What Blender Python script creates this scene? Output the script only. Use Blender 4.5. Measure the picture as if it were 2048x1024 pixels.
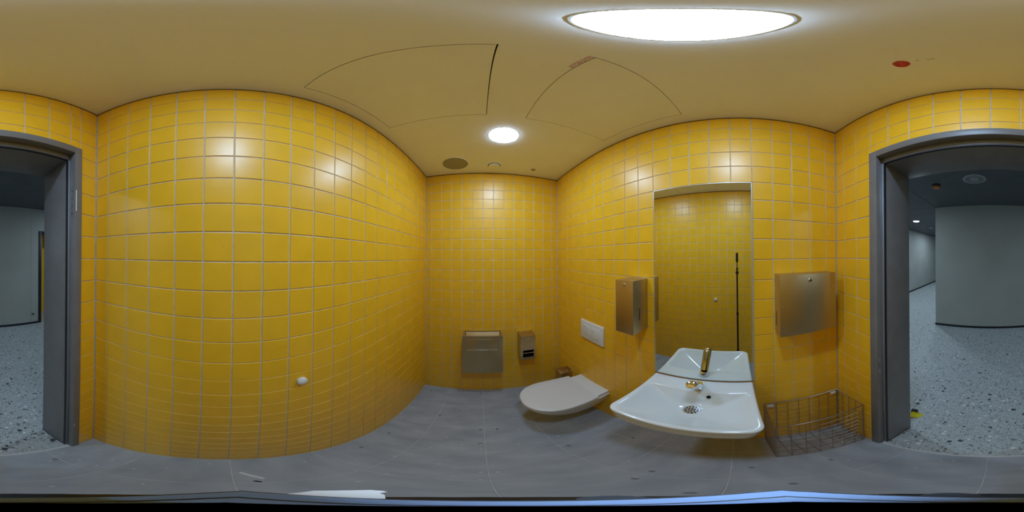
import bpy, bmesh, math, random
from mathutils import Vector, Matrix

# ------------------------------------------------------------------ reset
for o in list(bpy.data.objects):
    bpy.data.objects.remove(o, do_unlink=True)
sc = bpy.context.scene
C = sc.collection

# ------------------------------------------------------------------ camera, world, exposure
H = 1.622                     # eye height
cam = bpy.data.cameras.new('camera')
cam.type = 'PANO'
try:
    cam.cycles.panorama_type = 'EQUIRECTANGULAR'
except Exception:
    cam.panorama_type = 'EQUIRECTANGULAR'
co = bpy.data.objects.new('camera', cam)
C.objects.link(co)
right = Vector((0.9819, -0.1896, -0.0025)).normalized()
up = Vector((0.0005, -0.0107, 0.9999)); up = (up - right * up.dot(right)).normalized()
fwd = up.cross(right).normalized()
m = Matrix((right, up, -fwd)).transposed().to_4x4()
m.translation = (0, 0, H)
co.matrix_world = m
sc.camera = co

w = bpy.data.worlds.new('world'); sc.world = w; w.use_nodes = True
w.node_tree.nodes['Background'].inputs[0].default_value = (0.02, 0.024, 0.028, 1)
w.node_tree.nodes['Background'].inputs[1].default_value = 0.0
sc.view_settings.view_transform = 'Standard'
sc.view_settings.look = 'None'
sc.view_settings.gamma = 1
sc.view_settings.use_curve_mapping = False
sc.view_settings.exposure = 1.0
LAMP_POWER = 56.0             # emission of the two opal ceiling discs
LAMP_COLOR = (0.49, 0.725, 1.03)
CORR_POWER = 150.0             # corridor downlights: the seen one and those added out of view
CORR_COLOR = (0.66, 0.84, 1.0)

# room box (metres): camera stands at x = 0, y = 0
L, R, F, D = 0.5403, 0.7829, 1.548, 0.5482
CE = H + 0.8882
random.seed(7)

# ------------------------------------------------------------------ helpers
def tag(o, label=None, cat=None, group=None, kind=None):
    if label: o['label'] = label
    if cat: o['category'] = cat
    if group: o['group'] = group
    if kind: o['kind'] = kind
    return o

def link(o, parent=None):
    C.objects.link(o)
    if parent is not None:
        o.parent = parent
        o.matrix_parent_inverse = Matrix.Translation(-parent.location)
    return o

def mesh(name, verts, faces, mat, smooth=False):
    me = bpy.data.meshes.new(name)
    me.from_pydata([tuple(v) for v in verts], [], faces)
    bm = bmesh.new(); bm.from_mesh(me)
    bmesh.ops.recalc_face_normals(bm, faces=bm.faces[:])
    bm.to_mesh(me); bm.free()
    if mat: me.materials.append(mat)
    if smooth:
        for p in me.polygons: p.use_smooth = True
    me.update()
    return me

def fin(bm, name, mat, parent=None, smooth=False, angle=None):
    bmesh.ops.recalc_face_normals(bm, faces=bm.faces[:])
    me = bpy.data.meshes.new(name)
    bm.to_mesh(me); bm.free()
    if mat: me.materials.append(mat)
    if smooth:
        for p in me.polygons: p.use_smooth = True
        if angle is not None:
            me.set_sharp_from_angle(angle=math.radians(angle))
    return link(bpy.data.objects.new(name, me), parent)

def bbox(bm, x0, x1, y0, y1, z0, z1, bevel=0, seg=2):
    r = bmesh.ops.create_cube(bm, size=1)
    vs = r['verts']
    for v in vs:
        v.co = Vector((x0 + (v.co.x + .5) * (x1 - x0), y0 + (v.co.y + .5) * (y1 - y0), z0 + (v.co.z + .5) * (z1 - z0)))
    if bevel > 0:
        es = list({e for v in vs for e in v.link_edges})
        bmesh.ops.bevel(bm, geom=es, offset=bevel, segments=seg, affect='EDGES', profile=.5)

def box(name, x0, x1, y0, y1, z0, z1, mat, parent=None, bevel=0, seg=2):
    bm = bmesh.new(); bbox(bm, x0, x1, y0, y1, z0, z1, bevel, seg)
    return fin(bm, name, mat, parent, smooth=bevel > 0, angle=35)

def empty(name, loc):
    o = bpy.data.objects.new(name, None); o.location = loc
    o.empty_display_size = .05
    return link(o)

def rings(bm, loops, cap0=True, cap1=True, closed=False):
    vv = [[bm.verts.new(p) for p in lp] for lp in loops]
    n = len(loops[0])
    m_ = len(vv)
    for i in range(m_ if closed else m_ - 1):
        a, b = vv[i], vv[(i + 1) % m_]
        for k in range(n):
            bm.faces.new((a[k], a[(k + 1) % n], b[(k + 1) % n], b[k]))
    if not closed:
        if cap0: bm.faces.new(vv[0])
        if cap1: bm.faces.new(vv[-1])
    return vv

def circ(c, r, n, axis=(0, 0, 1), ry=None):
    a = Vector(axis).normalized()
    t = Vector((1, 0, 0)) if abs(a.x) < .9 else Vector((0, 1, 0))
    u = a.cross(t).normalized(); v = a.cross(u)
    ry = r if ry is None else ry
    return [Vector(c) + u * (r * math.cos(2 * math.pi * k / n)) + v * (ry * math.sin(2 * math.pi * k / n)) for k in range(n)]

def lathe(name, c, prof, mat, parent=None, axis=(0, 0, 1), n=40, smooth=True, angle=40, bm=None):
    """prof: list of (radius, height along axis)"""
    own = bm is None
    if own: bm = bmesh.new()
    a = Vector(axis).normalized()
    loops = [circ(Vector(c) + a * h, max(r, 1e-4), n, a) for r, h in prof]
    rings(bm, loops)
    if own: return fin(bm, name, mat, parent, smooth, angle)

def tube_bm(bm, pts, r, n=6, closed=False):
    pts = [Vector(p) for p in pts]
    loops = []
    N = len(pts)
    for i, p in enumerate(pts):
        if closed: d = pts[(i + 1) % N] - pts[i - 1]
        else: d = pts[min(i + 1, N - 1)] - pts[max(i - 1, 0)]
        loops.append(circ(p, r, n, d))
    # keep rings aligned
    for i in range(1, len(loops)):
        best = min(range(n), key=lambda s: sum((loops[i][(k + s) % n] - loops[i - 1][k]).length for k in range(n)))
        loops[i] = loops[i][best:] + loops[i][:best]
    rings(bm, loops, closed=closed)

def tube(name, pts, r, mat, parent=None, n=8, closed=False):
    bm = bmesh.new(); tube_bm(bm, pts, r, n, closed)
    return fin(bm, name, mat, parent, True, 50)

# ------------------------------------------------------------------ materials
def mat(name, col, rough=.5, metal=0.0, spec=.5, coat=0.0):
    M = bpy.data.materials.new(name); M.use_nodes = True
    b = M.node_tree.nodes['Principled BSDF']
    b.inputs['Base Color'].default_value = (*col, 1)
    b.inputs['Roughness'].default_value = rough
    b.inputs['Metallic'].default_value = metal
    b.inputs['Specular IOR Level'].default_value = spec
    if coat:
        b.inputs['Coat Weight'].default_value = coat
        b.inputs['Coat Roughness'].default_value = .05
    return M

def noise_color(M, c1, c2, scale=5, detail=4, lo=.35, hi=.65, rough_amt=0, bump=0, bscale=None, stretch=(1, 1, 1)):
    nt = M.node_tree; b = nt.nodes['Principled BSDF']
    tc = nt.nodes.new('ShaderNodeTexCoord'); mp = nt.nodes.new('ShaderNodeMapping')
    mp.inputs['Scale'].default_value = stretch
    gi = nt.nodes.new('ShaderNodeNewGeometry')
    nt.links.new(gi.outputs['Position'], mp.inputs['Vector'])
    nz = nt.nodes.new('ShaderNodeTexNoise'); nz.inputs['Scale'].default_value = scale; nz.inputs['Detail'].default_value = detail
    nt.links.new(mp.outputs[0], nz.inputs['Vector'])
    cr = nt.nodes.new('ShaderNodeValToRGB')
    cr.color_ramp.elements[0].position = lo; cr.color_ramp.elements[0].color = (*c1, 1)
    cr.color_ramp.elements[1].position = hi; cr.color_ramp.elements[1].color = (*c2, 1)
    nt.links.new(nz.outputs['Fac'], cr.inputs[0]); nt.links.new(cr.outputs[0], b.inputs['Base Color'])
    if bump:
        nb = nt.nodes.new('ShaderNodeTexNoise'); nb.inputs['Scale'].default_value = bscale or scale * 4; nb.inputs['Detail'].default_value = 3
        nt.links.new(mp.outputs[0], nb.inputs['Vector'])
        bp = nt.nodes.new('ShaderNodeBump'); bp.inputs['Strength'].default_value = bump; bp.inputs['Distance'].default_value = .002
        nt.links.new(nb.outputs['Fac'], bp.inputs['Height']); nt.links.new(bp.outputs[0], b.inputs['Normal'])
    return cr

def lin(r, g, b):
    f = lambda c: (c / 255 / 12.92) if c / 255 <= .04045 else ((c / 255 + .055) / 1.055) ** 2.4
    return (f(r), f(g), f(b))

YEL = lin(242, 187, 36)
m_tile = mat('yellow_glazed_tile', YEL, .34, spec=.5)
noise_color(m_tile, tuple(c * .955 for c in YEL), tuple(min(1, c * 1.03) for c in YEL), 9, 2, .3, .7, bump=.035, bscale=14)
m_grout = mat('grout', lin(205, 196, 180), .85, spec=.2)
noise_color(m_grout, lin(200, 188, 172), lin(214, 203, 188), 30, 3)
m_joint = mat('shadow_joint_brown', lin(120, 92, 40), .7, spec=.2)
noise_color(m_joint, lin(112, 86, 38), lin(128, 98, 46), 20, 2)
m_ceil = mat('ceiling_paint', lin(226, 222, 214), .75, spec=.25)
noise_color(m_ceil, lin(244, 243, 239), lin(248, 247, 244), 3, 3)
m_void = mat('dark_void', (.01, .01, .01), .9, spec=0)
m_floor = mat('slate_floor_tile', lin(104, 108, 112), .5, spec=.4)
noise_color(m_floor, lin(152, 158, 166), lin(178, 183, 190), 4.5, 7, .32, .72, bump=.12, bscale=40, stretch=(1, 2.2, 1))
def add_spots(M, scale, thr, prob, col):
    nt = M.node_tree; b = nt.nodes['Principled BSDF']
    prev = b.inputs['Base Color'].links[0].from_socket
    g = nt.nodes.new('ShaderNodeNewGeometry')
    vo = nt.nodes.new('ShaderNodeTexVoronoi'); vo.inputs['Scale'].default_value = scale; vo.voronoi_dimensions = '2D'
    nt.links.new(g.outputs['Position'], vo.inputs['Vector'])
    mr = nt.nodes.new('ShaderNodeMapRange'); mr.inputs['From Min'].default_value = thr; mr.inputs['From Max'].default_value = thr * .6
    nt.links.new(vo.outputs['Distance'], mr.inputs['Value'])
    sp_ = nt.nodes.new('ShaderNodeSeparateColor'); nt.links.new(vo.outputs['Color'], sp_.inputs[0])
    gt = nt.nodes.new('ShaderNodeMath'); gt.operation = 'GREATER_THAN'; gt.inputs[1].default_value = prob
    nt.links.new(sp_.outputs[0], gt.inputs[0])
    mu = nt.nodes.new('ShaderNodeMath'); mu.operation = 'MULTIPLY'
    nt.links.new(mr.outputs[0], mu.inputs[0]); nt.links.new(gt.outputs[0], mu.inputs[1])
    mx = nt.nodes.new('ShaderNodeMixRGB'); mx.inputs[2].default_value = (*col, 1)
    nt.links.new(mu.outputs[0], mx.inputs[0]); nt.links.new(prev, mx.inputs[1]); nt.links.new(mx.outputs[0], b.inputs['Base Color'])
add_spots(m_floor, 11, .13, .93, lin(122, 126, 131))
add_spots(m_floor, 24, .16, .95, lin(196, 198, 200))
m_fgrout = mat('floor_grout', lin(146, 148, 147), .85, spec=.2)
noise_color(m_fgrout, lin(186, 188, 189), lin(204, 206, 206), 12, 3)
m_frame = mat('anthracite_steel', lin(98, 98, 100), .42, spec=.45)
noise_color(m_frame, lin(112, 111, 112), lin(118, 117, 118), 14, 2)
m_seal = mat('silver_seal', lin(170, 178, 188), .32, metal=.7)
m_rubber = mat('black_rubber', lin(22, 24, 30), .6)
m_steel = mat('brushed_stainless', lin(190, 178, 150), .40, metal=1)
noise_color(m_steel, lin(192, 174, 132), lin(198, 181, 142), 5, 2)
m_chrome = mat('chrome', lin(225, 225, 228), .06, metal=1)
m_chrome2 = mat('satin_chrome', lin(225, 228, 232), .3, metal=1)
m_dark = mat('dark_hole', lin(10, 10, 12), .6, spec=.2)
m_ceram = mat('white_ceramic', lin(226, 230, 230), .1, spec=.5, coat=.3)
m_plastic = mat('white_plastic', lin(222, 224, 224), .28)
m_seat = mat('white_seat', lin(218, 220, 222), .22)
m_mirror = mat('mirror_silver', (.80, .845, .825), .0, metal=1)
m_trimw = mat('mirror_trim', lin(205, 205, 200), .35, metal=.6)
m_wire = mat('wire_steel', lin(165, 150, 138), .4, metal=.85)
m_speak = mat('speaker_mesh', lin(160, 155, 135), .8)
m_pole = mat('black_carbon', lin(24, 20, 20), .45)
m_silver = mat('silver_blue', lin(118, 138, 172), .5, metal=.5)
m_white = mat('paper_white', lin(225, 226, 228), .7)
m_red = mat('red_sticker', lin(205, 70, 58), .6)
noise_color(m_red, lin(196, 58, 50), lin(222, 120, 104), 180, 2, .52, .62, stretch=(1, .25, 1))
m_pink = mat('pink_sticker', lin(196, 160, 176), .6)
noise_color(m_pink, lin(205, 172, 190), lin(236, 216, 226), 160, 2, .42, .58)
m_smudge = mat('grey_smudge', lin(222, 217, 206), .8)
m_clip = mat('white_clip', lin(225, 222, 218), .5)
m_yel2 = mat('yellow_plastic', lin(220, 205, 30), .5)
# corridor
m_cwall = mat('corridor_wall', lin(168, 180, 178), .55, spec=.35)
noise_color(m_cwall, lin(172, 175, 170), lin(178, 181, 176), 2, 3)
m_cceil = mat('corridor_ceiling', lin(58, 62, 68), .6)
noise_color(m_cceil, lin(88, 91, 96), lin(94, 97, 102), 5, 2)
m_csk = mat('corridor_skirting', lin(18, 22, 34), .5)
m_diff = mat('diffuser_paint', lin(160, 164, 166), .5)
m_orange = mat('orange_detector', lin(205, 125, 45), .5)
m_thr = mat('threshold_strip', lin(205, 207, 205), .5)

def terrazzo():
    M = mat('terrazzo', lin(176, 182, 182), .42, spec=.4)
    nt = M.node_tree; b = nt.nodes['Principled BSDF']
    g = nt.nodes.new('ShaderNodeNewGeometry')
    prev = None
    base = nt.nodes.new('ShaderNodeTexNoise'); base.inputs['Scale'].default_value = 90; base.inputs['Detail'].default_value = 4
    nt.links.new(g.outputs['Position'], base.inputs['Vector'])
    cr = nt.nodes.new('ShaderNodeValToRGB')
    cr.color_ramp.elements[0].position = .35; cr.color_ramp.elements[0].color = (*lin(168, 174, 175), 1)
    cr.color_ramp.elements[1].position = .65; cr.color_ramp.elements[1].color = (*lin(190, 195, 196), 1)
    nt.links.new(base.outputs['Fac'], cr.inputs[0]); prev = cr.outputs[0]
    for scale, thr, prob, col in ((60, .36, .72, lin(146, 152, 152)), (26, .30, .88, lin(128, 132, 130)), (40, .27, .955, lin(44, 48, 50)), (30, .30, .93, lin(226, 226, 220)), (75, .30, .93, lin(70, 74, 76)), (80, .34, .88, lin(210, 214, 212)), (17, .25, .965, lin(70, 74, 74))):
        # warp so that the chips are irregular
        wn = nt.nodes.new('ShaderNodeTexNoise'); wn.inputs['Scale'].default_value = scale * .9; wn.inputs['Detail'].default_value = 2
        nt.links.new(g.outputs['Position'], wn.inputs['Vector'])
        sub = nt.nodes.new('ShaderNodeVectorMath'); sub.operation = 'SCALE'; sub.inputs['Scale'].default_value = .9 / scale
        nt.links.new(wn.outputs['Color'], sub.inputs[0])
        add = nt.nodes.new('ShaderNodeVectorMath'); add.operation = 'ADD'
        nt.links.new(g.outputs['Position'], add.inputs[0]); nt.links.new(sub.outputs[0], add.inputs[1])
        vo = nt.nodes.new('ShaderNodeTexVoronoi'); vo.inputs['Scale'].default_value = scale; vo.voronoi_dimensions = '2D'
        nt.links.new(add.outputs[0], vo.inputs['Vector'])
        lt = nt.nodes.new('ShaderNodeMath'); lt.operation = 'LESS_THAN'; lt.inputs[1].default_value = thr
        nt.links.new(vo.outputs['Distance'], lt.inputs[0])
        sp = nt.nodes.new('ShaderNodeSeparateColor'); nt.links.new(vo.outputs['Color'], sp.inputs[0])
        gt = nt.nodes.new('ShaderNodeMath'); gt.operation = 'GREATER_THAN'; gt.inputs[1].default_value = prob
        nt.links.new(sp.outputs[0], gt.inputs[0])
        mu = nt.nodes.new('ShaderNodeMath'); mu.operation = 'MULTIPLY'
        nt.links.new(lt.outputs[0], mu.inputs[0]); nt.links.new(gt.outputs[0], mu.inputs[1])
        mx = nt.nodes.new('ShaderNodeMixRGB'); mx.inputs[2].default_value = (*col, 1)
        nt.links.new(mu.outputs[0], mx.inputs[0]); nt.links.new(prev, mx.inputs[1])
        prev = mx.outputs[0]
    nt.links.new(prev, b.inputs['Base Color'])
    return M
m_terr = terrazzo()

def emis(name, col, power):
    M = bpy.data.materials.new(name); M.use_nodes = True
    nt = M.node_tree; nt.nodes.clear()
    o = nt.nodes.new('ShaderNodeOutputMaterial'); e = nt.nodes.new('ShaderNodeEmission')
    e.inputs[0].default_value = (*col, 1); e.inputs[1].default_value = power
    nt.links.new(e.outputs[0], o.inputs[0])
    return M
m_lamp = emis('lamp_opal', LAMP_COLOR, LAMP_POWER)
m_clamp = emis('corridor_lamp_opal', CORR_COLOR, CORR_POWER)

# ------------------------------------------------------------------ tiles
GAP, PROUD, BEV = .0046, .0013, .0012
TILE_CACHE = {}
def tile_mesh(w_, h_, mat_=None, tag_='tile', bev=BEV, proud=PROUD):
    """local: face towards +Z, centre at the origin of the face plane"""
    key = (tag_, round(w_, 4), round(h_, 4))
    if key in TILE_CACHE: return TILE_CACHE[key]
    a, b = w_ / 2, h_ / 2
    bv = min(bev, a * .4, b * .4)
    V = []
    for ins, z in ((0, -proud - .004), (0, -bv), (bv * .3, -bv * .3), (bv, 0)):
        V += [(-a + ins, -b + ins, z), (a - ins, -b + ins, z), (a - ins, b - ins, z), (-a + ins, b - ins, z)]
    Fc = []
    for i in range(3):
        for k in range(4):
            Fc.append((4 * i + k, 4 * i + (k + 1) % 4, 4 * i + 4 + (k + 1) % 4, 4 * i + 4 + k))
    Fc.append((12, 13, 14, 15))
    me = mesh(tag_, V, Fc, mat_ or m_tile)
    TILE_CACHE[key] = me
    return me

# frames of the wall faces: origin function (u, z) -> point, rotation so that local +Z is the room side
def basis(ux, n):
    ux = Vector(ux); n = Vector(n); uy = n.cross(ux)
    return Matrix((ux, uy, n)).transposed().to_4x4()
WALLS = {
    'wall_left':  (basis((0, 1, 0), (1, 0, 0)), lambda u, z: Vector((-L, u, z))),
    'wall_right': (basis((0, 1, 0), (-1, 0, 0)), lambda u, z: Vector((R, u, z))),
    'wall_back':  (basis((1, 0, 0), (0, -1, 0)), lambda u, z: Vector((u, F, z))),
    'wall_front': (basis((1, 0, 0), (0, 1, 0)), lambda u, z: Vector((u, -D, z))),
}
ZL = [.0028 + .1 * i for i in range(26)]          # horizontal joints

def lay_tiles(wall, wname, rects):
    """rects: (u0,u1,z0,z1) joint to joint"""
    B, P = WALLS[wname]
    n = B.to_3x3() @ Vector((0, 0, 1))
    eye = Vector((0, 0, H))
    items = []
    for (u0, u1, z0, z1) in rects:
        w_, h_ = u1 - u0 - GAP, z1 - z0 - GAP
        if w_ < .006 or h_ < .006: continue
        c = P((u0 + u1) / 2, (z0 + z1) / 2)
        d = c - eye
        omega = w_ * h_ * abs(d.dot(n)) / d.length ** 3
        items.append((omega, c, w_, h_))
    items.sort(key=lambda t: -t[0])
    for om, c, w_, h_ in items[:300]:
        o = bpy.data.objects.new('tile', tile_mesh(w_, h_))
        mw = B.copy(); mw.translation = c + n * random.uniform(-.0003, .0003)
        jit = Matrix.Rotation(random.gauss(0, .0022), 4, 'X') @ Matrix.Rotation(random.gauss(0, .0022), 4, 'Y')
        C.objects.link(o); o.parent = wall; o.matrix_local = mw @ jit
    rest = items[300:]
    if rest:
        V, Fc = [], []
        for om, c, w_, h_ in rest:
            me = tile_mesh(w_, h_)
            mw = B.copy(); mw.translation = c
            base = len(V)
            V += [mw @ v.co for v in me.vertices]
            Fc += [tuple(base + i for i in p.vertices) for p in me.polygons]
        me = bpy.data.meshes.new('small_tiles'); me.from_pydata([tuple(v) for v in V], [], Fc); me.materials.append(m_tile)
        o = link(bpy.data.objects.new('remaining_tiles', me), wall)
        tag(o, kind='stuff')

def cuts(lines, lo, hi):
    ls = [lo] + [l for l in lines if lo + .004 < l < hi - .004] + [hi]
    return list(zip(ls[:-1], ls[1:]))

# ------------------------------------------------------------------ room shell
G = PROUD + .0012                    # grout plane lies this far behind the tile faces
TH = .12
wl = box('wall_left', -L - TH, -L - G, -D, F + TH, -.05, CE + .05, m_grout)
tag(wl, 'long yellow tiled wall facing the washbasin', kind='structure')
lay_tiles(wl, 'wall_left', [(a, b, z0, z1) for a, b in cuts([-.4728 + .1 * k for k in range(22)], -D + .002, F - .002) for z0, z1 in zip(ZL[:-1], ZL[1:])])

wb = box('wall_back', -L - TH, R + TH, F + G, F + TH, -.05, CE + .05, m_grout)
tag(wb, 'narrow yellow tiled wall carrying the waste bin and paper holder', kind='structure')
lay_tiles(wb, 'wall_back', [(a, b, z0, z1) for a, b in cuts([-.48 + .1 * k for k in range(14)], -L + .002, R - .002) for z0, z1 in zip(ZL[:-1], ZL[1:])])

MY0, MY1, MZ0, MZ1 = -.0745, .4360, .866, 2.0015           # mirror field
wr = box('wall_right', R + G, R + TH, -D, F + TH, -.05, CE + .05, m_grout)
tag(wr, 'yellow tiled wall with mirror, washbasin and toilet', kind='structure')
cols = cuts([1.4377 - .1 * k for k in range(11)][::-1] , .4377, F - .002)
mid = [(-.0772 + .103 * k, -.0772 + .103 * (k + 1)) for k in range(5)]
cols2 = cuts([-.0772 - .1 * k for k in range(5)][::-1], -D + .002, -.0772)
rr = []
for a, b in cols + mid + cols2:
    for z0, z1 in zip(ZL[:-1], ZL[1:]):
        if (a, b) in mid and z1 > MZ0 and z0 < MZ1 - .002:
            if z0 < MZ0 - .02: rr.append((a, b, z0, MZ0))
            continue
        rr.append((a, b, z0, z1))
lay_tiles(wr, 'wall_right', rr)

FX0, FX1, FZ = -.443, .507, 2.147                          # outer edge of the door frame
bm = bmesh.new()
WT = .795
bbox(bm, -L - TH, FX0 + .02, -WT, -D - G, -.05, CE + .05)
bbox(bm, FX1 - .02, R + TH, -WT, -D - G, -.05, CE + .05)
bbox(bm, FX0 + .02, FX1 - .02, -WT, -D - G, FZ - .02, CE + .05)
wf = fin(bm, 'wall_front', m_grout)
tag(wf, 'yellow tiled wall around the open doorway', kind='structure')
dl = sorted([.708 - .1 * k for k in range(12)] + [FX0])
rr = []
for a, b in cuts(dl, -L + .002, R - .002):
    for z0, z1 in zip(ZL[:-1], ZL[1:]):
        if b <= FX0 + .001 or a >= FX1 - .004: rr.append((a, b, z0, z1))
        else:
            if z1 <= FZ + .004: continue
            rr.append((a, b, max(z0, FZ + .001), z1))
lay_tiles(wf, 'wall_front', rr)

# floor: grout bed with 30 cm tiles
fl = box('floor', -L - .05, R + .05, -D, F + .05, -.06, -.0012, m_fgrout)
tag(fl, 'grey slate tiled toilet floor', kind='structure')
FB = Matrix.Identity(4)
xs = cuts([-.289, .018, .322, .622], -L, R); ys = cuts([-.268, .034, .338, .645, .948, 1.25], -D, F)
for i, (a, b) in enumerate(xs):
    for j, (c, d) in enumerate(ys):
        me = tile_mesh(b - a - .0035, d - c - .0035, m_floor, 'floor_tile', .0010, .002)
        o = bpy.data.objects.new('floor_tile', me); C.objects.link(o); o.parent = fl
        o.location = ((a + b) / 2, (c + d) / 2, random.uniform(-.0003, .0002))

# ceiling with two access panels
P1 = (-.4650, .0245, .2380, .7370); P2 = (.2135, .7050, .2410, .7410)
bm = bmesh.new()
g1, g2 = .0028, .0025
X = [-L - .02, P1[0] - g1, P1[1] + g1, P2[0] - g2, P2[1] + g2, R + .02]
def cface(x0, x1, y0, y1):
    if x1 - x0 < 1e-4 or y1 - y0 < 1e-4: return
    bbox(bm, x0, x1, y0, y1, CE, CE + .012)
cface(X[0], X[1], -D - .02, F + .02); cface(X[2], X[3], -D - .02, F + .02); cface(X[4], X[5], -D - .02, F + .02)
cface(X[1], X[2], -D - .02, P1[2] - g1); cface(X[1], X[2], P1[3] + g1, F + .02)
cface(X[3], X[4], -D - .02, P2[2] - g2); cface(X[3], X[4], P2[3] + g2, F + .02)
ceil = fin(bm, 'ceiling', m_ceil)
tag(ceil, 'white painted ceiling with two square access panels', kind='structure')
o = box('ceiling_void', -L - .02, R + .02, -D - .02, F + .02, CE + .0125, CE + .05, m_void, ceil)
o = box('access_panel', P1[0], P1[1], P1[2], P1[3], CE + .0003, CE + .011, m_ceil, ceil, .0006, 1)
o = box('access_panel', P2[0], P2[1], P2[2], P2[3], CE + .0003, CE + .011, m_ceil, ceil, .0006, 1)
# brown strip painted as the shadow joint where wall tiles meet the ceiling
bm = bmesh.new()
zt = ZL[25] - .002
bbox(bm, -L - .003, -L + .0005, -D, F, zt, CE + .001); bbox(bm, R - .0005, R + .003, -D, F, zt, CE + .001)
bbox(bm, -L, R, F - .0005, F + .003, zt, CE + .001); bbox(bm, -L, R, -D - .003, -D + .0005, zt, CE + .001)
o = fin(bm, 'trim_1', m_joint); tag(o, 'thin strip painted brown as the shadow joint between wall tiles and ceiling', kind='structure')

# ------------------------------------------------------------------ door frame
IX0, IX1, IZ = -.396, .450, 2.078
dr = empty('door_1', (0, -D, 0)); tag(dr, 'open doorway with anthracite steel frame', kind='structure')
cy0, cy1 = -.585, -.536
box('casing', .464, FX1, cy0, cy1, 0, FZ, m_frame, dr, .0015)
box('casing', FX0, -.407, cy0, cy1, 0, FZ, m_frame, dr, .0015)
box('casing', -.407, .464, cy0, cy1, 2.109, FZ, m_frame, dr, .0015)
box('lining', IX1, FX1 - .018, -.797, -.578, 0, 2.11, m_frame, dr, .001)
box('lining', FX0 + .018, IX0, -.797, -.578, 0, 2.11, m_frame, dr, .001)
box('lining', IX0, IX1, -.797, -.578, IZ, 2.125, m_frame, dr, .001)
box('seal', IX1 + .0015, .4645, -.5778, -.5715, 0.002, IZ, m_seal, dr, .001)
box('seal', -.4075, IX0 - .0015, -.5778, -.5715, 0.002, IZ, m_seal, dr, .001)
box('seal', IX0, IX1, -.5778, -.5725, IZ + .004, 2.1085, m_frame, dr, .001)
box('gasket', IX1 - .0015, IX1 + .0025, -.586, -.5735, .001, IZ, m_rubber, dr)
box('gasket', IX0 - .0025, IX0 + .0015, -.586, -.5735, .001, IZ, m_rubber, dr)
box('gasket', IX0, IX1, -.584, -.5735, IZ - .0015, IZ + .003, m_rubber, dr)
box('foot_seal', IX1 - .0018, IX1 + .01, -.798, -.58, 0, .007, m_rubber, dr)
box('foot_seal', IX0 - .01, IX0 + .0018, -.798, -.58, 0, .007, m_rubber, dr)
# hinge pocket with screw holes on the left post, strike openings on the right post
hp = box('hinge_slot', -.4155, -.4105, -.5362, -.5350, 1.808, 1.905, m_white, dr, .0004, 1)
hg = box('hinge_plate', -.4072, -.4062, -.566, -.546, 1.785, 1.925, m_frame, dr)
for z in (1.80, 1.835, 1.87, 1.905):
    lathe('screw', (-.4062, -.556, z), [(.0028, 0), (.0028, .0006)], m_dark, hg, (1, 0, 0), 10)
hs = box('hinge_slot', -.4155, -.4125, -.5362, -.5352, .435, .475, m_white, dr, .0004, 1)
sp = box('strike_plate', .4628, .4642, -.566, -.545, .96, 1.12, m_frame, dr)
for z0, z1 in ((.985, 1.015), (1.066, 1.096)):
    box('strike_opening', .4622, .4632, -.552, -.546, z0, z1, m_seal, sp)

tr = box('trim_2', IX0 - .01, IX1 + .01, -.5625, -.5480, -.03, .0012, m_thr)
tag(tr, 'pale metal threshold strip in the doorway', kind='structure')

# ------------------------------------------------------------------ corridor outside
CY, CZ = -3.325, 2.655
o = box('floor_corridor', -4.2, 3.4, -9.6, -.5620, -.06, 0, m_terr); tag(o, 'speckled pale terrazzo corridor floor', kind='structure')
bm = bmesh.new()
bbox(bm, -4.2, 1.205, -9.6, -WT - .002, CZ, CZ + .05); bbox(bm, 1.213, 3.4, -9.6, -WT - .002, CZ, CZ + .05)
bbox(bm, 1.2, 1.22, -9.6, -WT - .002, CZ + .012, CZ + .05)
o = fin(bm, 'ceiling_corridor', m_cceil); tag(o, 'dark anthracite corridor ceiling', kind='structure')
bm = bmesh.new()
bbox(bm, -1.332, 1.222, CY - .12, CY, 0, CZ); bbox(bm, -1.515, -1.336, CY - .12, CY, 0, CZ); bbox(bm, -1.34, -1.33, CY - .12, CY - .006, 0, CZ)
bbox(bm, -1.62, -1.515, CY - .12, CY, 2.15, CZ); bbox(bm, -4.2, -2.42, CY - .12, CY, 0, CZ); bbox(bm, -2.42, -1.62, CY - .12, CY, 2.15, CZ)
o = fin(bm, 'wall_corridor_opposite', m_cwall); tag(o, 'pale grey green corridor wall opposite the doorway', kind='structure')
bm = bmesh.new()
bbox(bm, 1.10, 1.222, -9.6, CY - .12, 0, CZ)
o = fin(bm, 'wall_corridor_return', m_cwall); tag(o, 'corridor wall running away behind the projecting corner', kind='structure')
o = box('wall_corridor_far', 3.35, 3.47, -9.6, -WT, 0, CZ, m_cwall); tag(o, 'pale far wall of the side corridor', kind='structure')
o = box('wall_corridor_end', 1.1, 3.4, -9.7, -9.6, 0, CZ, m_cwall); tag(o, 'end wall of the side corridor', kind='structure')
o = box('wall_corridor_side', -4.3, -4.2, -9.6, -WT, 0, CZ, m_cwall); tag(o, 'corridor wall beyond the other door', kind='structure')
bm = bmesh.new(); bbox(bm, -4.2, -L - TH, -WT - .0, -WT + .1, 0, CZ); bbox(bm, R + TH, 3.4, -WT - .0, -WT + .1, 0, CZ)
o = fin(bm, 'wall_corridor_near', m_cwall); tag(o, 'corridor side of the toilet wall', kind='structure')
o = box('baseboard_opposite', -1.515, 1.232, CY - .001, CY + .011, 0, .045, m_csk); tag(o, 'black skirting along the opposite corridor wall', kind='structure')
o = box('baseboard_far', 3.338, 3.352, -9.6, -WT, 0, .06, m_csk); tag(o, 'black skirting along the far corridor wall', kind='structure')
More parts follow.
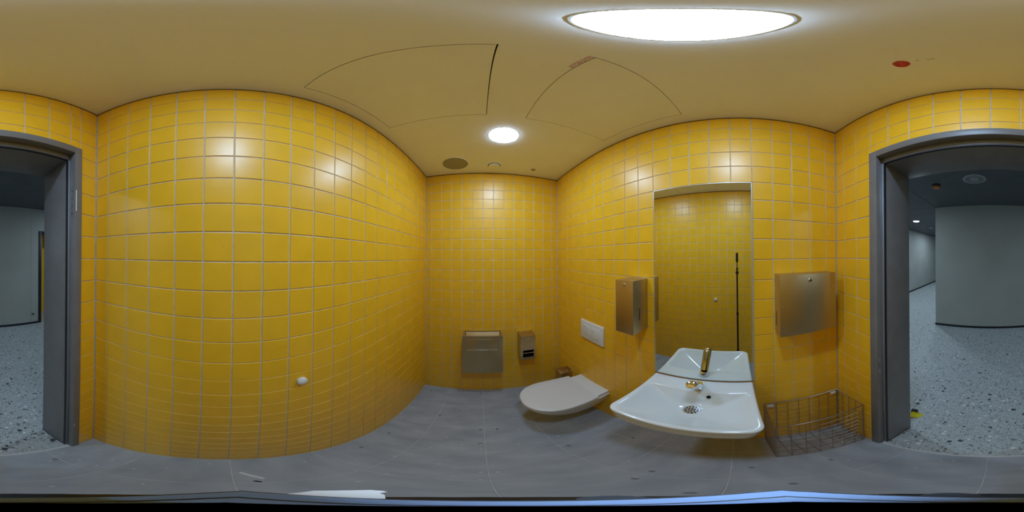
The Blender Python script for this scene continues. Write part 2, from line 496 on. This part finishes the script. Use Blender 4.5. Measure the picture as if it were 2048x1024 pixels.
# the other door in the opposite wall
d2 = empty('door_2', (-2.0, CY, 0)); tag(d2, 'dark framed doorway to another yellow room', kind='structure')
for a, b in ((-1.585, -1.515), (-2.42, -2.35)):
    box('casing', a, b, CY - .12, CY + .012, 0, 2.15, m_csk, d2, .002)
box('casing', -2.35, -1.585, CY - .12, CY + .012, 2.09, 2.15, m_csk, d2, .002)
box('jamb', -1.60, -1.586, CY - .118, CY - .02, 0, 2.09, m_thr, d2)
box('yellow_room_wall', -2.60, -1.3, CY - .75, CY - .7, 0, 2.6, m_tile, d2)
box('yellow_room_wall', -1.66, -1.62, CY - .7, CY - .125, 0, 2.6, m_tile, d2)

# ------------------------------------------------------------------ ceiling lamps
def lamp(x, y, label):
    t = empty('ceiling_lamp', (x, y, CE)); tag(t, label, 'lamp', 'round opal ceiling lamps')
    lathe('rim', (x, y, CE), [(.0900, .0), (.0900, -.0006), (.0870, -.0010), (.0860, 0)], m_plastic, t, n=56)
    lathe('diffuser', (x, y, CE), [(.0880, .0), (.0879, -.0007), (.084, -.0022), (.07, -.0050), (.03, -.0068)], m_lamp, t, n=56)
lamp(.131, .036, 'large bright round ceiling lamp directly overhead, between door and basin')
lamp(.134, .944, 'small looking bright round ceiling lamp near the back wall')

# speaker grille, recessed detector, sensor
t = empty('ceiling_speaker', (-.215, 1.347, CE)); tag(t, 'flat olive round speaker grille in ceiling by back wall', 'speaker')
lathe('ring', (-.215, 1.347, CE), [(.112, 0), (.112, -.003), (.1085, -.004), (.107, 0)], m_ceil, t, n=48)
lathe('grille', (-.215, 1.347, CE), [(.107, 0), (.107, -.002), (.06, -.0028), (.02, -.003)], m_speak, t, n=48)
t = empty('smoke_detector', (.115, 1.395, CE)); tag(t, 'round white ceiling cover with ring painted dark as shadow, beside speaker grille', 'detector')
lathe('base', (.115, 1.395, CE), [(.066, 0), (.066, -.0015), (.06, -.002), (.02, -.002)], m_ceil, t, n=40)
lathe('shadow_ring', (.115, 1.395, CE), [(.054, -.002), (.054, -.0035), (.05, -.0035)], m_dark, t, n=40)  # near-black ring standing in for the shade around the recessed cover
lathe('cover', (.115, 1.395, CE), [(.047, -.002), (.050, -.010), (.047, -.013), (.02, -.014)], m_ceil, t, n=40)
t = empty('motion_sensor', (.471, 1.407, CE)); tag(t, 'tiny round sensor in ceiling corner above the toilet', 'sensor')
lathe('ring', (.471, 1.407, CE), [(.021, 0), (.021, -.003), (.017, -.004)], m_speak, t, n=24)
lathe('lens', (.471, 1.407, CE), [(.012, -.003), (.010, -.008), (.004, -.0105)], m_speak, t, n=24)

# stickers
def disc(name, c, r, mt, label, cat, h=.0006):
    o = lathe(name, (0, 0, 0), [(r, 0), (r, -h)], mt, None, n=32); o.location = c
    tag(o, label, cat); return o
disc('round_sticker', (.197, -.322, CE), .0205, m_red, 'round red sticker with faint marks on ceiling near the door', 'sticker')
o = box('sticker_strip', -.008, .008, -.042, .042, -.0006, 0, m_pink); o.location = (.203, .280, CE)
tag(o, 'narrow faded pink sticker on ceiling beside access panel edge', 'sticker')
o = box('ceiling_smudge', -.009, .009, -.004, .004, -.0004, 0, m_smudge); o.location = (.126, -.323, CE); tag(o, 'faint grey rectangular mark on ceiling, farther from red sticker', 'mark')
disc('ceiling_smudge', (.156, -.320, CE), .005, m_smudge, 'faint small round mark on ceiling right beside red sticker', 'mark', .0004)

# ------------------------------------------------------------------ mirror
t = empty('wall_mirror', (R, .18, MZ0)); tag(t, 'tall rectangular wall mirror above the washbasin', 'mirror')
box('glass', R - .0032, R + .003, MY0 + .003, MY1 - .003, MZ0 + .003, MZ1 - .003, m_mirror, t)
for (a, b, c, d) in ((MY0, MY0 + .0035, MZ0, MZ1), (MY1 - .0035, MY1, MZ0, MZ1), (MY0, MY1, MZ1 - .0035, MZ1), (MY0, MY1, MZ0 - .001, MZ0 + .003)):
    box('edge_trim', R - .0045, R + .003, a, b, c, d, m_frame if d < 1 else m_trimw, t)

# ------------------------------------------------------------------ washbasin
def rrect(x0, x1, y0, y1, rf, rb, z, n=8):
    """front (low x) corners radius rf, back corners rb"""
    pts = []
    for (cx, cy, r, a0) in ((x0 + rf, y0 + rf, rf, 180), (x1 - rb, y0 + rb, rb, 270), (x1 - rb, y1 - rb, rb, 0), (x0 + rf, y1 - rf, rf, 90)):
        for k in range(n + 1):
            a = math.radians(a0 + 90 * k / n)
            pts.append(Vector((cx + r * math.cos(a), cy + r * math.sin(a), z)))
    return pts
def densify(pts, mper):
    out = []
    n = len(pts)
    for i in range(n):
        a, b = pts[i], pts[(i + 1) % n]
        k = max(1, int((b - a).length / mper))
        for j in range(k): out.append(a.lerp(b, j / k))
    return out
SX0, SX1, SY0, SY1, SZ = .401, .7785, -.068, .432, .858
wb_ = empty('washbasin', (SX1, .182, .70)); tag(wb_, 'white ceramic washbasin with rounded front under the mirror', 'washbasin')
def fixed(fr, bk, inset, z, rf, rb, per=None):
    return rrect(SX0 + fr, SX1 - bk, SY0 + inset, SY1 - inset, rf, rb, z, 7)
# every loop has equal vertex counts (4 * 8); straight runs are subdivided equally
def sub(loop, k=7):
    out = []
    n = len(loop)
    for i in range(n):
        a, b = loop[i], loop[(i + 1) % n]
        if (i + 1) % 8 == 0:
            for j in range(k): out.append(a.lerp(b, j / k))
        else: out.append(a)
    return out
DR = Vector((.600, .180, .752))
loops = []
for f_, bk_, in_, dz_, rf_ in ((.15, .02, .15, .146, .06), (.085, .001, .080, .140, .06), (.040, 0, .036, .130, .055), (.021, 0, .019, .114, .050), (.0142, 0, .013, .096, .048), (.0086, 0, .008, .060, .047), (.0038, 0, .0034, .030, .046), (.0015, 0, .0013, .0165, .045), (.0006, 0, .0005, .0115, .045), (0, 0, 0, .0085, .045), (.0002, 0, .0002, .0060, .045)):
    loops.append(sub(fixed(f_, bk_, in_, SZ - dz_, rf_, .02 if bk_ > .01 else .004)))
loops.append(sub(fixed(.0015, 0, .0015, SZ - .003, .044, .004)))
loops.append(sub(fixed(.005, .001, .005, SZ, .042, .004)))
loops.append(sub(fixed(.011, .003, .010, SZ + .0002, .040, .004)))
rim = sub(fixed(.016, .100, .022, SZ - .0015, .040, .030))
loops.append(sub(fixed(.0135, .094, .017, SZ + .0000, .040, .026)))
loops.append(rim)
for tt, dz in ((.03, .004), (.08, .013), (.15, .024), (.26, .040), (.40, .058), (.56, .075), (.72, .088), (.84, .096)):
    lp = []
    for p in rim:
        q = p.lerp(Vector((DR.x, DR.y, p.z)), tt)
        # make the loops round off towards the waste
        c_ = Vector((DR.x, DR.y, 0)); v = Vector((q.x, q.y, 0)) - c_
        rad = .034 + (1 - tt) * .16
        vr = v.normalized() * rad if v.length > 1e-6 else v
        q2 = c_ + v.lerp(vr, max(0, (tt - .3)) / .54 * .85)
        lp.append(Vector((q2.x, q2.y, SZ - .0015 - dz)))
    loops.append(lp)
bm = bmesh.new()
rings(bm, loops, True, True)
o = fin(bm, 'basin', m_ceram, wb_, True, 70)
bv = DR.z - .001
dro = lathe('drain', (DR.x, DR.y, SZ - .0015 - .096), [(.036, 0), (.036, .0018), (.032, .003), (.03, .0022), (.01, .0026)], m_chrome2, wb_, n=36)
dz_ = SZ - .0015 - .096 + .0022
for ring_, n_ in ((.0008, 1), (.0125, 6), (.0245, 11)):
    for k in range(n_):
        a = 2 * math.pi * (k + .5 * (n_ == 8)) / n_
        lathe('drain_hole', (DR.x + ring_ * math.cos(a), DR.y + ring_ * math.sin(a), dz_ - .001), [(.0042, 0), (.0042, .0019)], m_dark, dro, n=8)
lathe('overflow_hole', (.6600, .124, SZ - .0225), [(.0095, 0), (.0095, .0025)], m_dark, wb_, axis=(-.75, 0, .66), n=20)
tube('waste_trap', [(.6, .18, .74), (.6, .18, .62), (.63, .18, .585), (.66, .18, .62), (.66, .18, .64), (.7, .18, .655), (.783, .18, .655)], .02, m_chrome, wb_, 12)

# inclined chrome tap
tb = Vector((.719, .181, SZ)); tip = Vector((.592, .180, 1.000)); ax = (tip - tb).normalized(); ln = (tip - tb).length
tp = empty('basin_tap', tb); tag(tp, 'chrome inclined tap on the back edge of the washbasin', 'tap')
lathe('base', tb, [(.0255, .0006), (.0255, .016), (.02, .030)], m_chrome, tp, n=32)
lathe('spout', tb - ax * .0, [(.0245, ln * .16), (.0245, ln * .5), (.0250, ln * .86), (.0235, ln * .94), (.018, ln * .985), (.006, ln)], m_chrome, tp, ax, 36)
nz_ = tip - ax * .022 + Vector((-.008, 0, -.020))
lathe('aerator', nz_, [(.010, .006), (.010, -.010), (.008, -.011), (.003, -.010)], m_chrome, tp, (0, 0, 1), 20)

# ------------------------------------------------------------------ toilet
def dshape(x0, xb, yc, hw, hwb, z, n=28, p=2.25):
    """egg/D outline: rounded front at x0, straight back at xb"""
    xs_ = x0 + (xb - x0) * .52
    pts = []
    for k in range(n + 1):
        a = math.pi / 2 + math.pi * k / n
        ca, sa = math.cos(a), math.sin(a)
        ex = 2 / p
        pts.append(Vector((xs_ + (xs_ - x0) * math.copysign(abs(ca) ** ex, ca), yc + hw * math.copysign(abs(sa) ** ex, sa), z)))
    m_ = 6
    for k in range(1, m_ + 1):
        f = k / m_; pts.append(Vector((xs_ + (xb - xs_) * f, yc - hw + (hw - hwb) * f * f, z)))
    for k in range(0, m_):
        f = 1 - k / m_; pts.append(Vector((xs_ + (xb - xs_) * f, yc + hw - (hw - hwb) * f * f, z)))
    return pts
TY = .965
to = empty('toilet', (R, TY, .10)); tag(to, 'white wall hung toilet with closed lid', 'toilet')
ZT = .437
bm = bmesh.new()
lo = [(.46, .10, .085, .17), (.40, .112, .10, .19), (.335, .135, .118, .235), (.29, .155, .138, .29), (.262, .172, .158, .345), (.251, .183, .172, .385), (.249, .185, .176, .396), (.255, .181, .173, .4)]
rings(bm, [dshape(x0, R + .004, TY, hw, hb, z, p=2.2) for x0, hw, hb, z in lo])
fin(bm, 'bowl', m_ceram, to, True, 60)
bm = bmesh.new()
rings(bm, [dshape(x0, .672, TY, hw, hb, z) for x0, hw, hb, z in ((.244, .190, .178, .401), (.240, .194, .182, .404), (.240, .194, .182, .414), (.243, .191, .180, .416))])
fin(bm, 'seat', m_seat, to, True, 50)
bm = bmesh.new()
rings(bm, [dshape(x0, .676, TY, hw, hb, z) for x0, hw, hb, z in ((.242, .193, .183, .4175), (.238, .197, .187, .420), (.237, .198, .188, .429), (.2385, .1965, .1865, .434), (.245, .19, .18, ZT), (.30, .15, .14, ZT + .0012), (.38, .08, .07, ZT + .0015))])
fin(bm, 'lid', m_seat, to, True, 50)
box('hinge_deck', .677, R + .002, TY - .170, TY + .162, .39, .4325, m_ceram, to, .006, 3)
for s in (-1, 1):
    lathe('hinge_cap', (.6835, TY + s * .105, .4325), [(.009, -.01), (.009, .001), (.006, .002)], m_plastic, to, n=16)

# flush plate
t = empty('flush_plate', (R, .968, .92)); tag(t, 'white rectangular dual flush plate on the wall above the toilet', 'flush plate')
box('plate', R - .013, R + .001, .834, 1.102, .921, 1.092, m_plastic, t, .003, 3)
btn = []
for a, b, c, d in ((.975, 1.062, .95, 1.06), (.872, .968, .95, 1.06)):
    btn.append(box('button', R - .0150, R - .012, a, b, c, d, m_plastic, t, .0014, 2))
for y_, z_ in ((1.045, 1.035), (1.0, 1.025), (.945, 1.02), (.90, .965)):
    box('button_mark', R - .0153, R - .0148, y_ - .014, y_ + .014, z_ - .002, z_ + .002, m_speak, btn[0] if y_ > .97 else btn[1])

# toilet brush holder in the corner
t = empty('toilet_brush_holder', (.727, 1.315, .05)); tag(t, 'small steel box toilet brush holder behind the toilet in the corner', 'brush holder')
box('holder', .670, R - .001, 1.262, 1.372, .05, .378, m_steel, t, .002)
box('lid', .668, .735, 1.262, 1.374, .378, .384, m_steel, t, .001)
tube('brush_handle', [(.752, 1.29, .37), (.752, 1.29, .40)], .011, m_steel, t, 14)
box('mount', R - .006, R, 1.28, 1.35, .3, .40, m_steel, t, .001)

# ------------------------------------------------------------------ back wall: waste bin and paper holder
BY = 1.412
t = empty('waste_bin', (.015, F, .41)); tag(t, 'wide open topped steel waste bin on the back wall', 'bin')
bm = bmesh.new()
x0, x1, z0, z1 = -.158, .189, .413, .880
bbox(bm, x0, x1, BY, BY + .0025, z0, z1 - .004); bbox(bm, x0, x1, F - .003, F - .0005, z0, z1); bbox(bm, x0, x0 + .0025, BY + .0025, F - .003, z0, z1 - .002)
bbox(bm, x1 - .0025, x1, BY + .0025, F - .003, z0, z1 - .002); bbox(bm, x0 + .0025, x1 - .0025, BY + .0025, F - .003, z0, z0 + .003)
fin(bm, 'body', m_steel, t)
bm = bmesh.new()
bbox(bm, x0, x1, BY, BY + .017, z1 - .004, z1, .001); bbox(bm, x0, x1, F - .016, F - .0005, z1 - .004, z1, .001)
bbox(bm, x0, x0 + .017, BY + .017, F - .016, z1 - .004, z1); bbox(bm, x1 - .017, x1, BY + .017, F - .016, z1 - .004, z1)
fin(bm, 'rim', m_steel, t)
bm = bmesh.new()
V = [bm.verts.new((xx, yy, zz)) for yy, zz in ((BY + .026, z1 - .042), (F - .019, z1 - .006), (F - .017, z1 - .009), (BY + .028, z1 - .045)) for xx in (x0 + .019, x1 - .019)]
for f in ((0, 1, 3, 2), (2, 3, 5, 4), (4, 5, 7, 6), (6, 7, 1, 0), (0, 2, 4, 6), (1, 3, 5, 7)): bm.faces.new([V[i] for i in f])
fin(bm, 'inner_flap', m_steel, t)
ff = box('front_flap', x0 + .035, x1 - .042, BY - .003, BY - .0002, .727, z1 - .03, m_steel, t, .001)
box('lip', x0 + .035, x1 - .042, BY - .007, BY - .0002, .722, .728, m_chrome, ff, .001)
box('flap_edge', x1 - .045, x1 - .039, BY - .0036, BY - .0001, .727, z1 - .03, m_frame, ff)

PY = 1.418
t = empty('toilet_paper_holder', (.42, F, .55)); tag(t, 'small steel box toilet paper dispenser right of the waste bin', 'paper dispenser')
bm = bmesh.new()
px0, px1, pz0, pz1 = .349, .490, .556, .848
wx0, wx1, wz0, wz1 = .372, .473, .588, .680
for a in ((px0, px1, PY + .002, F - .0005, pz1 - .002, pz1), (px0, px1, PY + .002, F - .0005, pz0, pz0 + .002), (px0, px0 + .002, PY + .002, F - .0005, pz0, pz1), (px1 - .002, px1, PY + .002, F - .0005, pz0, pz1)):
    bbox(bm, *a)
fin(bm, 'body', m_steel, t)
bm = bmesh.new()
for a in ((px0, px1, pz0, wz0), (px0, px1, wz1, pz1), (px0, wx0, wz0, wz1), (wx1, px1, wz0, wz1)):
    bbox(bm, a[0], a[1], PY, PY + .002, a[2], a[3])
fc = fin(bm, 'front_cover', m_steel, t)
box('inside', px0 + .003, px1 - .003, PY + .055, PY + .058, pz0 + .003, pz1 - .003, m_dark, t)
tube('roll_spindle', [(wx0, PY + .012, .636), (wx1, PY + .012, .636)], .004, m_chrome, t, 10)
box('tray', wx0, wx1, PY + .002, PY + .054, wz0 - .004, wz0 + .01, m_dark, t)
lathe('lock', (.42, PY, .828), [(.007, 0), (.007, .002), (.004, .003)], m_chrome, fc, (0, -1, 0), 16)

# ------------------------------------------------------------------ dispensers on the right wall
t = empty('soap_dispenser', (R, .537, 1.2)); tag(t, 'tall narrow steel dispenser box left of the mirror', 'dispenser')
box('body', .647, R - .0005, .480, .595, 1.200, 1.500, m_steel, t, .0012)
fd = box('front_door', .6445, .6468, .4795, .5955, 1.1995, 1.5005, m_steel, t, .0008)
box('slot', .6985, .7025, .4792, .4803, 1.275, 1.345, m_dark, t)
lathe('lock', (.6445, .5375, 1.478), [(.008, 0), (.008, .004), (.005, .007)], m_chrome, fd, (-1, 0, 0), 18)

t = empty('towel_dispenser', (R, -.326, 1.233)); tag(t, 'wide square steel paper towel dispenser right of the mirror', 'dispenser')
box('body', .684, R - .0005, -.469, -.183, 1.234, 1.534, m_steel, t, .0012)
fd = box('front_door', .6815, .6838, -.4695, -.1825, 1.2335, 1.5345, m_steel, t, .0008)
box('slot', .745, .749, -.1832, -.1822, 1.27, 1.35, m_dark, t)
lathe('lock', (.6815, -.327, 1.507), [(.009, 0), (.009, .005), (.006, .009)], m_chrome, fd, (-1, 0, 0), 18)
lathe('keyhole', (.672, -.327, 1.504), [(.004, 0), (.004, .0012)], m_dark, fd, (-1, 0, 0), 10)

# round buffer on the left wall
o = lathe('wall_buffer', (0, 0, 0), [(.0205, 0), (.0215, .006), (.0205, .013), (.015, .0175), (.005, .019)], m_plastic, None, (1, 0, 0), 32)
o.location = (-L + .0003, .280, 1.048); tag(o, 'round white buffer knob on the long tiled wall', 'buffer')

# ------------------------------------------------------------------ wire basket
bx0, bx1, by0, by1, bh = .552, .768, -.528, -.120, .620
t = empty('wire_basket', ((bx0 + bx1) / 2, (by0 + by1) / 2, 0)); tag(t, 'tall rectangular wire waste basket in the corner by the door', 'basket')
WR = .0018
for k in range(10):
    z = .006 + k * .0605
    tube('wire', [(bx0, by0, z), (bx1, by0, z), (bx1, by1, z), (bx0, by1, z)], WR, m_wire, t, 5, True)
tube('rim', [(bx0, by0, bh), (bx1, by0, bh), (bx1, by1, bh), (bx0, by1, bh)], .0042, m_wire, t, 8, True)
tube('base_frame', [(bx0, by0, .003), (bx1, by0, .003), (bx1, by1, .003), (bx0, by1, .003)], .0026, m_wire, t, 8, True)
for k in range(8):
    y = by0 + (by1 - by0) * k / 7
    edge = k in (0, 7)
    tube('wire', [(bx0, y, .003), (bx0, y, bh)], .0036 if edge else WR, m_wire, t, 6)
    tube('wire', [(bx1, y, .003), (bx1, y, bh)], .0036 if edge else WR, m_wire, t, 6)
    if not edge: tube('wire', [(bx0, y, .005), (bx1, y, .005)], WR, m_wire, t, 5)
for k in range(1, 4):
    x = bx0 + (bx1 - bx0) * k / 4
    tube('wire', [(x, by0, .003), (x, by0, bh)], WR, m_wire, t, 6)
    tube('wire', [(x, by1, .003), (x, by1, bh)], WR, m_wire, t, 6)
    tube('wire', [(x, by0, .007), (x, by1, .007)], WR, m_wire, t, 5)
for y in (-.15, -.505):
    box('wall_clip', bx1 - .004, R - .0004, y - .016, y + .016, .574, .596, m_clip, t, .002)

# ------------------------------------------------------------------ small things on the floor
o = box('paper_strip', -.042, .042, -.0055, .0055, 0, .0008, m_white); o.location = (-.366, .076, .0); o.rotation_euler = (0, 0, math.radians(31)); tag(o, 'white paper strip lying on the grey floor by the long wall', 'paper')
bm = bmesh.new(); bmesh.ops.create_icosphere(bm, subdivisions=2, radius=.008)
for v in bm.verts:
    v.co = Vector((v.co.x * 1.5, v.co.y * .7, max(0, v.co.z) * .5))
o = fin(bm, 'dark_crumb', m_rubber, None, True); o.location = (-.303, .079, 0); o.rotation_euler = (0, 0, .6); tag(o, 'small dark crumb on the floor beside the paper strip', 'debris')

# yellow door stop at the foot of the frame
t = empty('door_stop', (.505, -.94, 0)); tag(t, 'small yellow and black door stop outside the doorway', 'door stop')
bm = bmesh.new()
V = [bm.verts.new(p) for p in ((.455, -.985, 0), (.455, -.935, 0), (.53, -.895, 0), (.53, -.985, 0), (.53, -.895, .030), (.53, -.985, .034), (.462, -.98, .006), (.462, -.937, .006))]
for f in ((0, 1, 2, 3), (0, 6, 7, 1), (6, 5, 4, 7), (1, 7, 4, 2), (0, 3, 5, 6), (2, 4, 5, 3)): bm.faces.new([V[i] for i in f])
fin(bm, 'wedge', m_yel2, t)
box('grip', .50, .545, -1.0, -.975, 0, .05, m_rubber, t, .004)

# ------------------------------------------------------------------ corridor fittings
t = empty('air_diffuser', (.235, -2.06, CZ)); tag(t, 'round swirl air diffuser in the dark corridor ceiling', 'vent')
pl_ = lathe('plate', (.235, -2.06, CZ), [(.150, 0), (.150, -.006), (.135, -.010), (.02, -.011)], m_diff, t, n=48)
for k in range(24):
    a = 2 * math.pi * k / 24
    bm = bmesh.new()
    u = Vector((math.cos(a), math.sin(a), 0)); v = Vector((-math.sin(a), math.cos(a), 0)); c = Vector((.235, -2.06, CZ - .0116))
    p = [c + u * .055 + v * .0015, c + u * .12 + v * .004, c + u * .12 - v * .004, c + u * .055 - v * .0015]
    bt = [bm.verts.new(q) for q in p]; tpv = [bm.verts.new(q + Vector((0, 0, .003))) for q in p]
    bm.faces.new(bt); bm.faces.new(tpv)
    for i in range(4): bm.faces.new((bt[i], bt[(i + 1) % 4], tpv[(i + 1) % 4], tpv[i]))
    fin(bm, 'blade_slot', m_dark, pl_)
lathe('screw', (.235, -2.06, CZ - .0105), [(.012, 0), (.012, -.003), (.006, -.004)], m_seal, t, n=16)

t = empty('fire_detector', (.775, -2.15, CZ)); tag(t, 'orange capped detector on the dark corridor ceiling', 'detector')
lathe('base', (.775, -2.15, CZ), [(.06, 0), (.06, -.012), (.05, -.02)], m_rubber, t, n=28)
lathe('cap', (.770, -2.155, CZ - .02), [(.044, 0), (.046, -.012), (.043, -.03), (.02, -.034)], m_orange, t, n=28)
box('clip', .80, .845, -2.15, -2.13, CZ - .03, CZ - .015, m_speak, t, .002)

def clamp_(x, y, label):
    t = empty('corridor_downlight', (x, y, CZ)); tag(t, label, 'lamp', 'corridor downlights')
    lathe('rim', (x, y, CZ), [(.10, 0), (.10, -.004), (.09, -.005), (.088, 0)], m_diff, t, n=36)
    lathe('diffuser', (x, y, CZ), [(.086, .0), (.086, -.004), (.06, -.006), (.02, -.0065)], m_clamp, t, n=36)
clamp_(2.27, -4.47, 'small bright corridor downlight seen past the wall corner')
clamp_(2.27, -1.95, 'added corridor downlight, unseen behind the door post by the side corridor')  # added out of view to brighten the corridor floor
clamp_(2.27, -7.2, 'added far corridor downlight, out of view deep in the side corridor')  # another unseen lamp, added to lift the light in the side corridor
clamp_(-2.6, -1.95, 'added corridor downlight, unseen behind the door post by the other door')  # unseen lamp added to light the corridor towards the other door
t = empty('ceiling_plate', (2.336, -5.86, CZ)); tag(t, 'small pale plate on the side corridor ceiling behind the downlight', 'plate')
lathe('plate', (2.336, -5.86, CZ), [(.09, 0), (.09, -.006), (.07, -.008)], m_seal, t, n=28)
t = empty('wall_socket', (-1.385, CY, .25)); tag(t, 'small grey socket low on the opposite corridor wall', 'socket')
box('plate', -1.425, -1.345, CY, CY + .009, .21, .29, m_diff, t, .003)
lathe('hole', (-1.385, CY + .009, .25), [(.02, 0), (.02, .0006)], m_dark, t, (0, 1, 0), 20)

# ------------------------------------------------------------------ panorama camera on its stick (seen in the mirror and at the foot of the picture)
t = empty('camera_stick', (0, 0, 0)); tag(t, 'thin dark camera pole standing on the floor before the mirror', 'camera pole')
lathe('foot', (0, 0, 0), [(.075, 0), (.075, .006), (.02, .012), (.0095, .03)], m_pole, t, n=28)
lathe('lower_section', (0, 0, .03), [(.0098, 0), (.0098, .55)], m_pole, t, n=20)
lathe('collar', (0, 0, .58), [(.0125, 0), (.0125, .03)], m_pole, t, n=20)
lathe('middle_section', (0, 0, .61), [(.0088, 0), (.0088, .42)], m_pole, t, n=20)
lathe('collar', (0, 0, 1.03), [(.0115, 0), (.0115, .03)], m_pole, t, n=20)
lathe('upper_section', (0, 0, 1.06), [(.0078, 0), (.0078, .385)], m_pole, t, n=20)
lathe('collar', (0, 0, 1.445), [(.009, 0), (.016, .012), (.016, .022), (.009, .032)], m_pole, t, n=20)
GA = math.radians(-11)
def lens(hl, hw, z):
    """almond outline, tips along the grip's long axis"""
    pts = []
    for k in range(32):
        q = k / 16 if k < 16 else (k - 16) / 16
        x = hl * (1 - 2 * q); y = hw * (1 - (x / hl) ** 2) ** .8
        if k >= 16: x, y = -x, -y
        pts.append(Vector((x * math.cos(GA) - y * math.sin(GA), x * math.sin(GA) + y * math.cos(GA), z)))
    return pts
def prism(name, mt, *rows):
    bm = bmesh.new(); rings(bm, [lens(*r) for r in rows]); return fin(bm, name, mt, t, True, 40)
prism('grip', m_pole, (.0125, .0080, 1.472), (.0150, .0090, 1.485), (.0152, .0091, 1.509), (.0150, .0089, 1.5098))
prism('grip_band', m_silver, (.0146, .0085, 1.509), (.0146, .0085, 1.5110), (.0143, .0082, 1.5114))
prism('band_line', m_pole, (.0106, .0054, 1.511), (.0106, .0054, 1.5118))
prism('grip_cap', m_silver, (.0098, .0048, 1.5115), (.0098, .0048, 1.5124))
for th, rr_ in ((30.9, .0100), (153.0, .0100)):
    a_ = math.radians(90 - (th + 10.93))
    lathe('knob', (rr_ * math.cos(a_), rr_ * math.sin(a_), 1.500), [(.0022, 0), (.0022, .009)], m_rubber, t, n=14)
bm = bmesh.new()
ps = []
for th, rr_ in ((-72, .0105), (-74, .0135), (-66, .0158), (-56, .0162), (-47, .0166), (-43, .0160), (-41.5, .0152), (-44, .0145), (-42, .0132), (-41, .0105)):
    a_ = math.radians(90 - (th + 10.93)); ps.append(Vector((rr_ * math.cos(a_), rr_ * math.sin(a_), 0)))
rings(bm, [[p + Vector((0, 0, 1.505)) for p in ps], [p + Vector((0, 0, 1.5075)) for p in ps]])
fin(bm, 'lamp_glint_tab', m_white, t)  # small bump coloured white for the lamp reflected on the housing
prism('neck', m_pole, (.0060, .0045, 1.512), (.0060, .0045, 1.563))
prism('camera_body', m_pole, (.0125, .0100, 1.562), (.0145, .0120, 1.568), (.0145, .0120, 1.645), (.0125, .0100, 1.652))
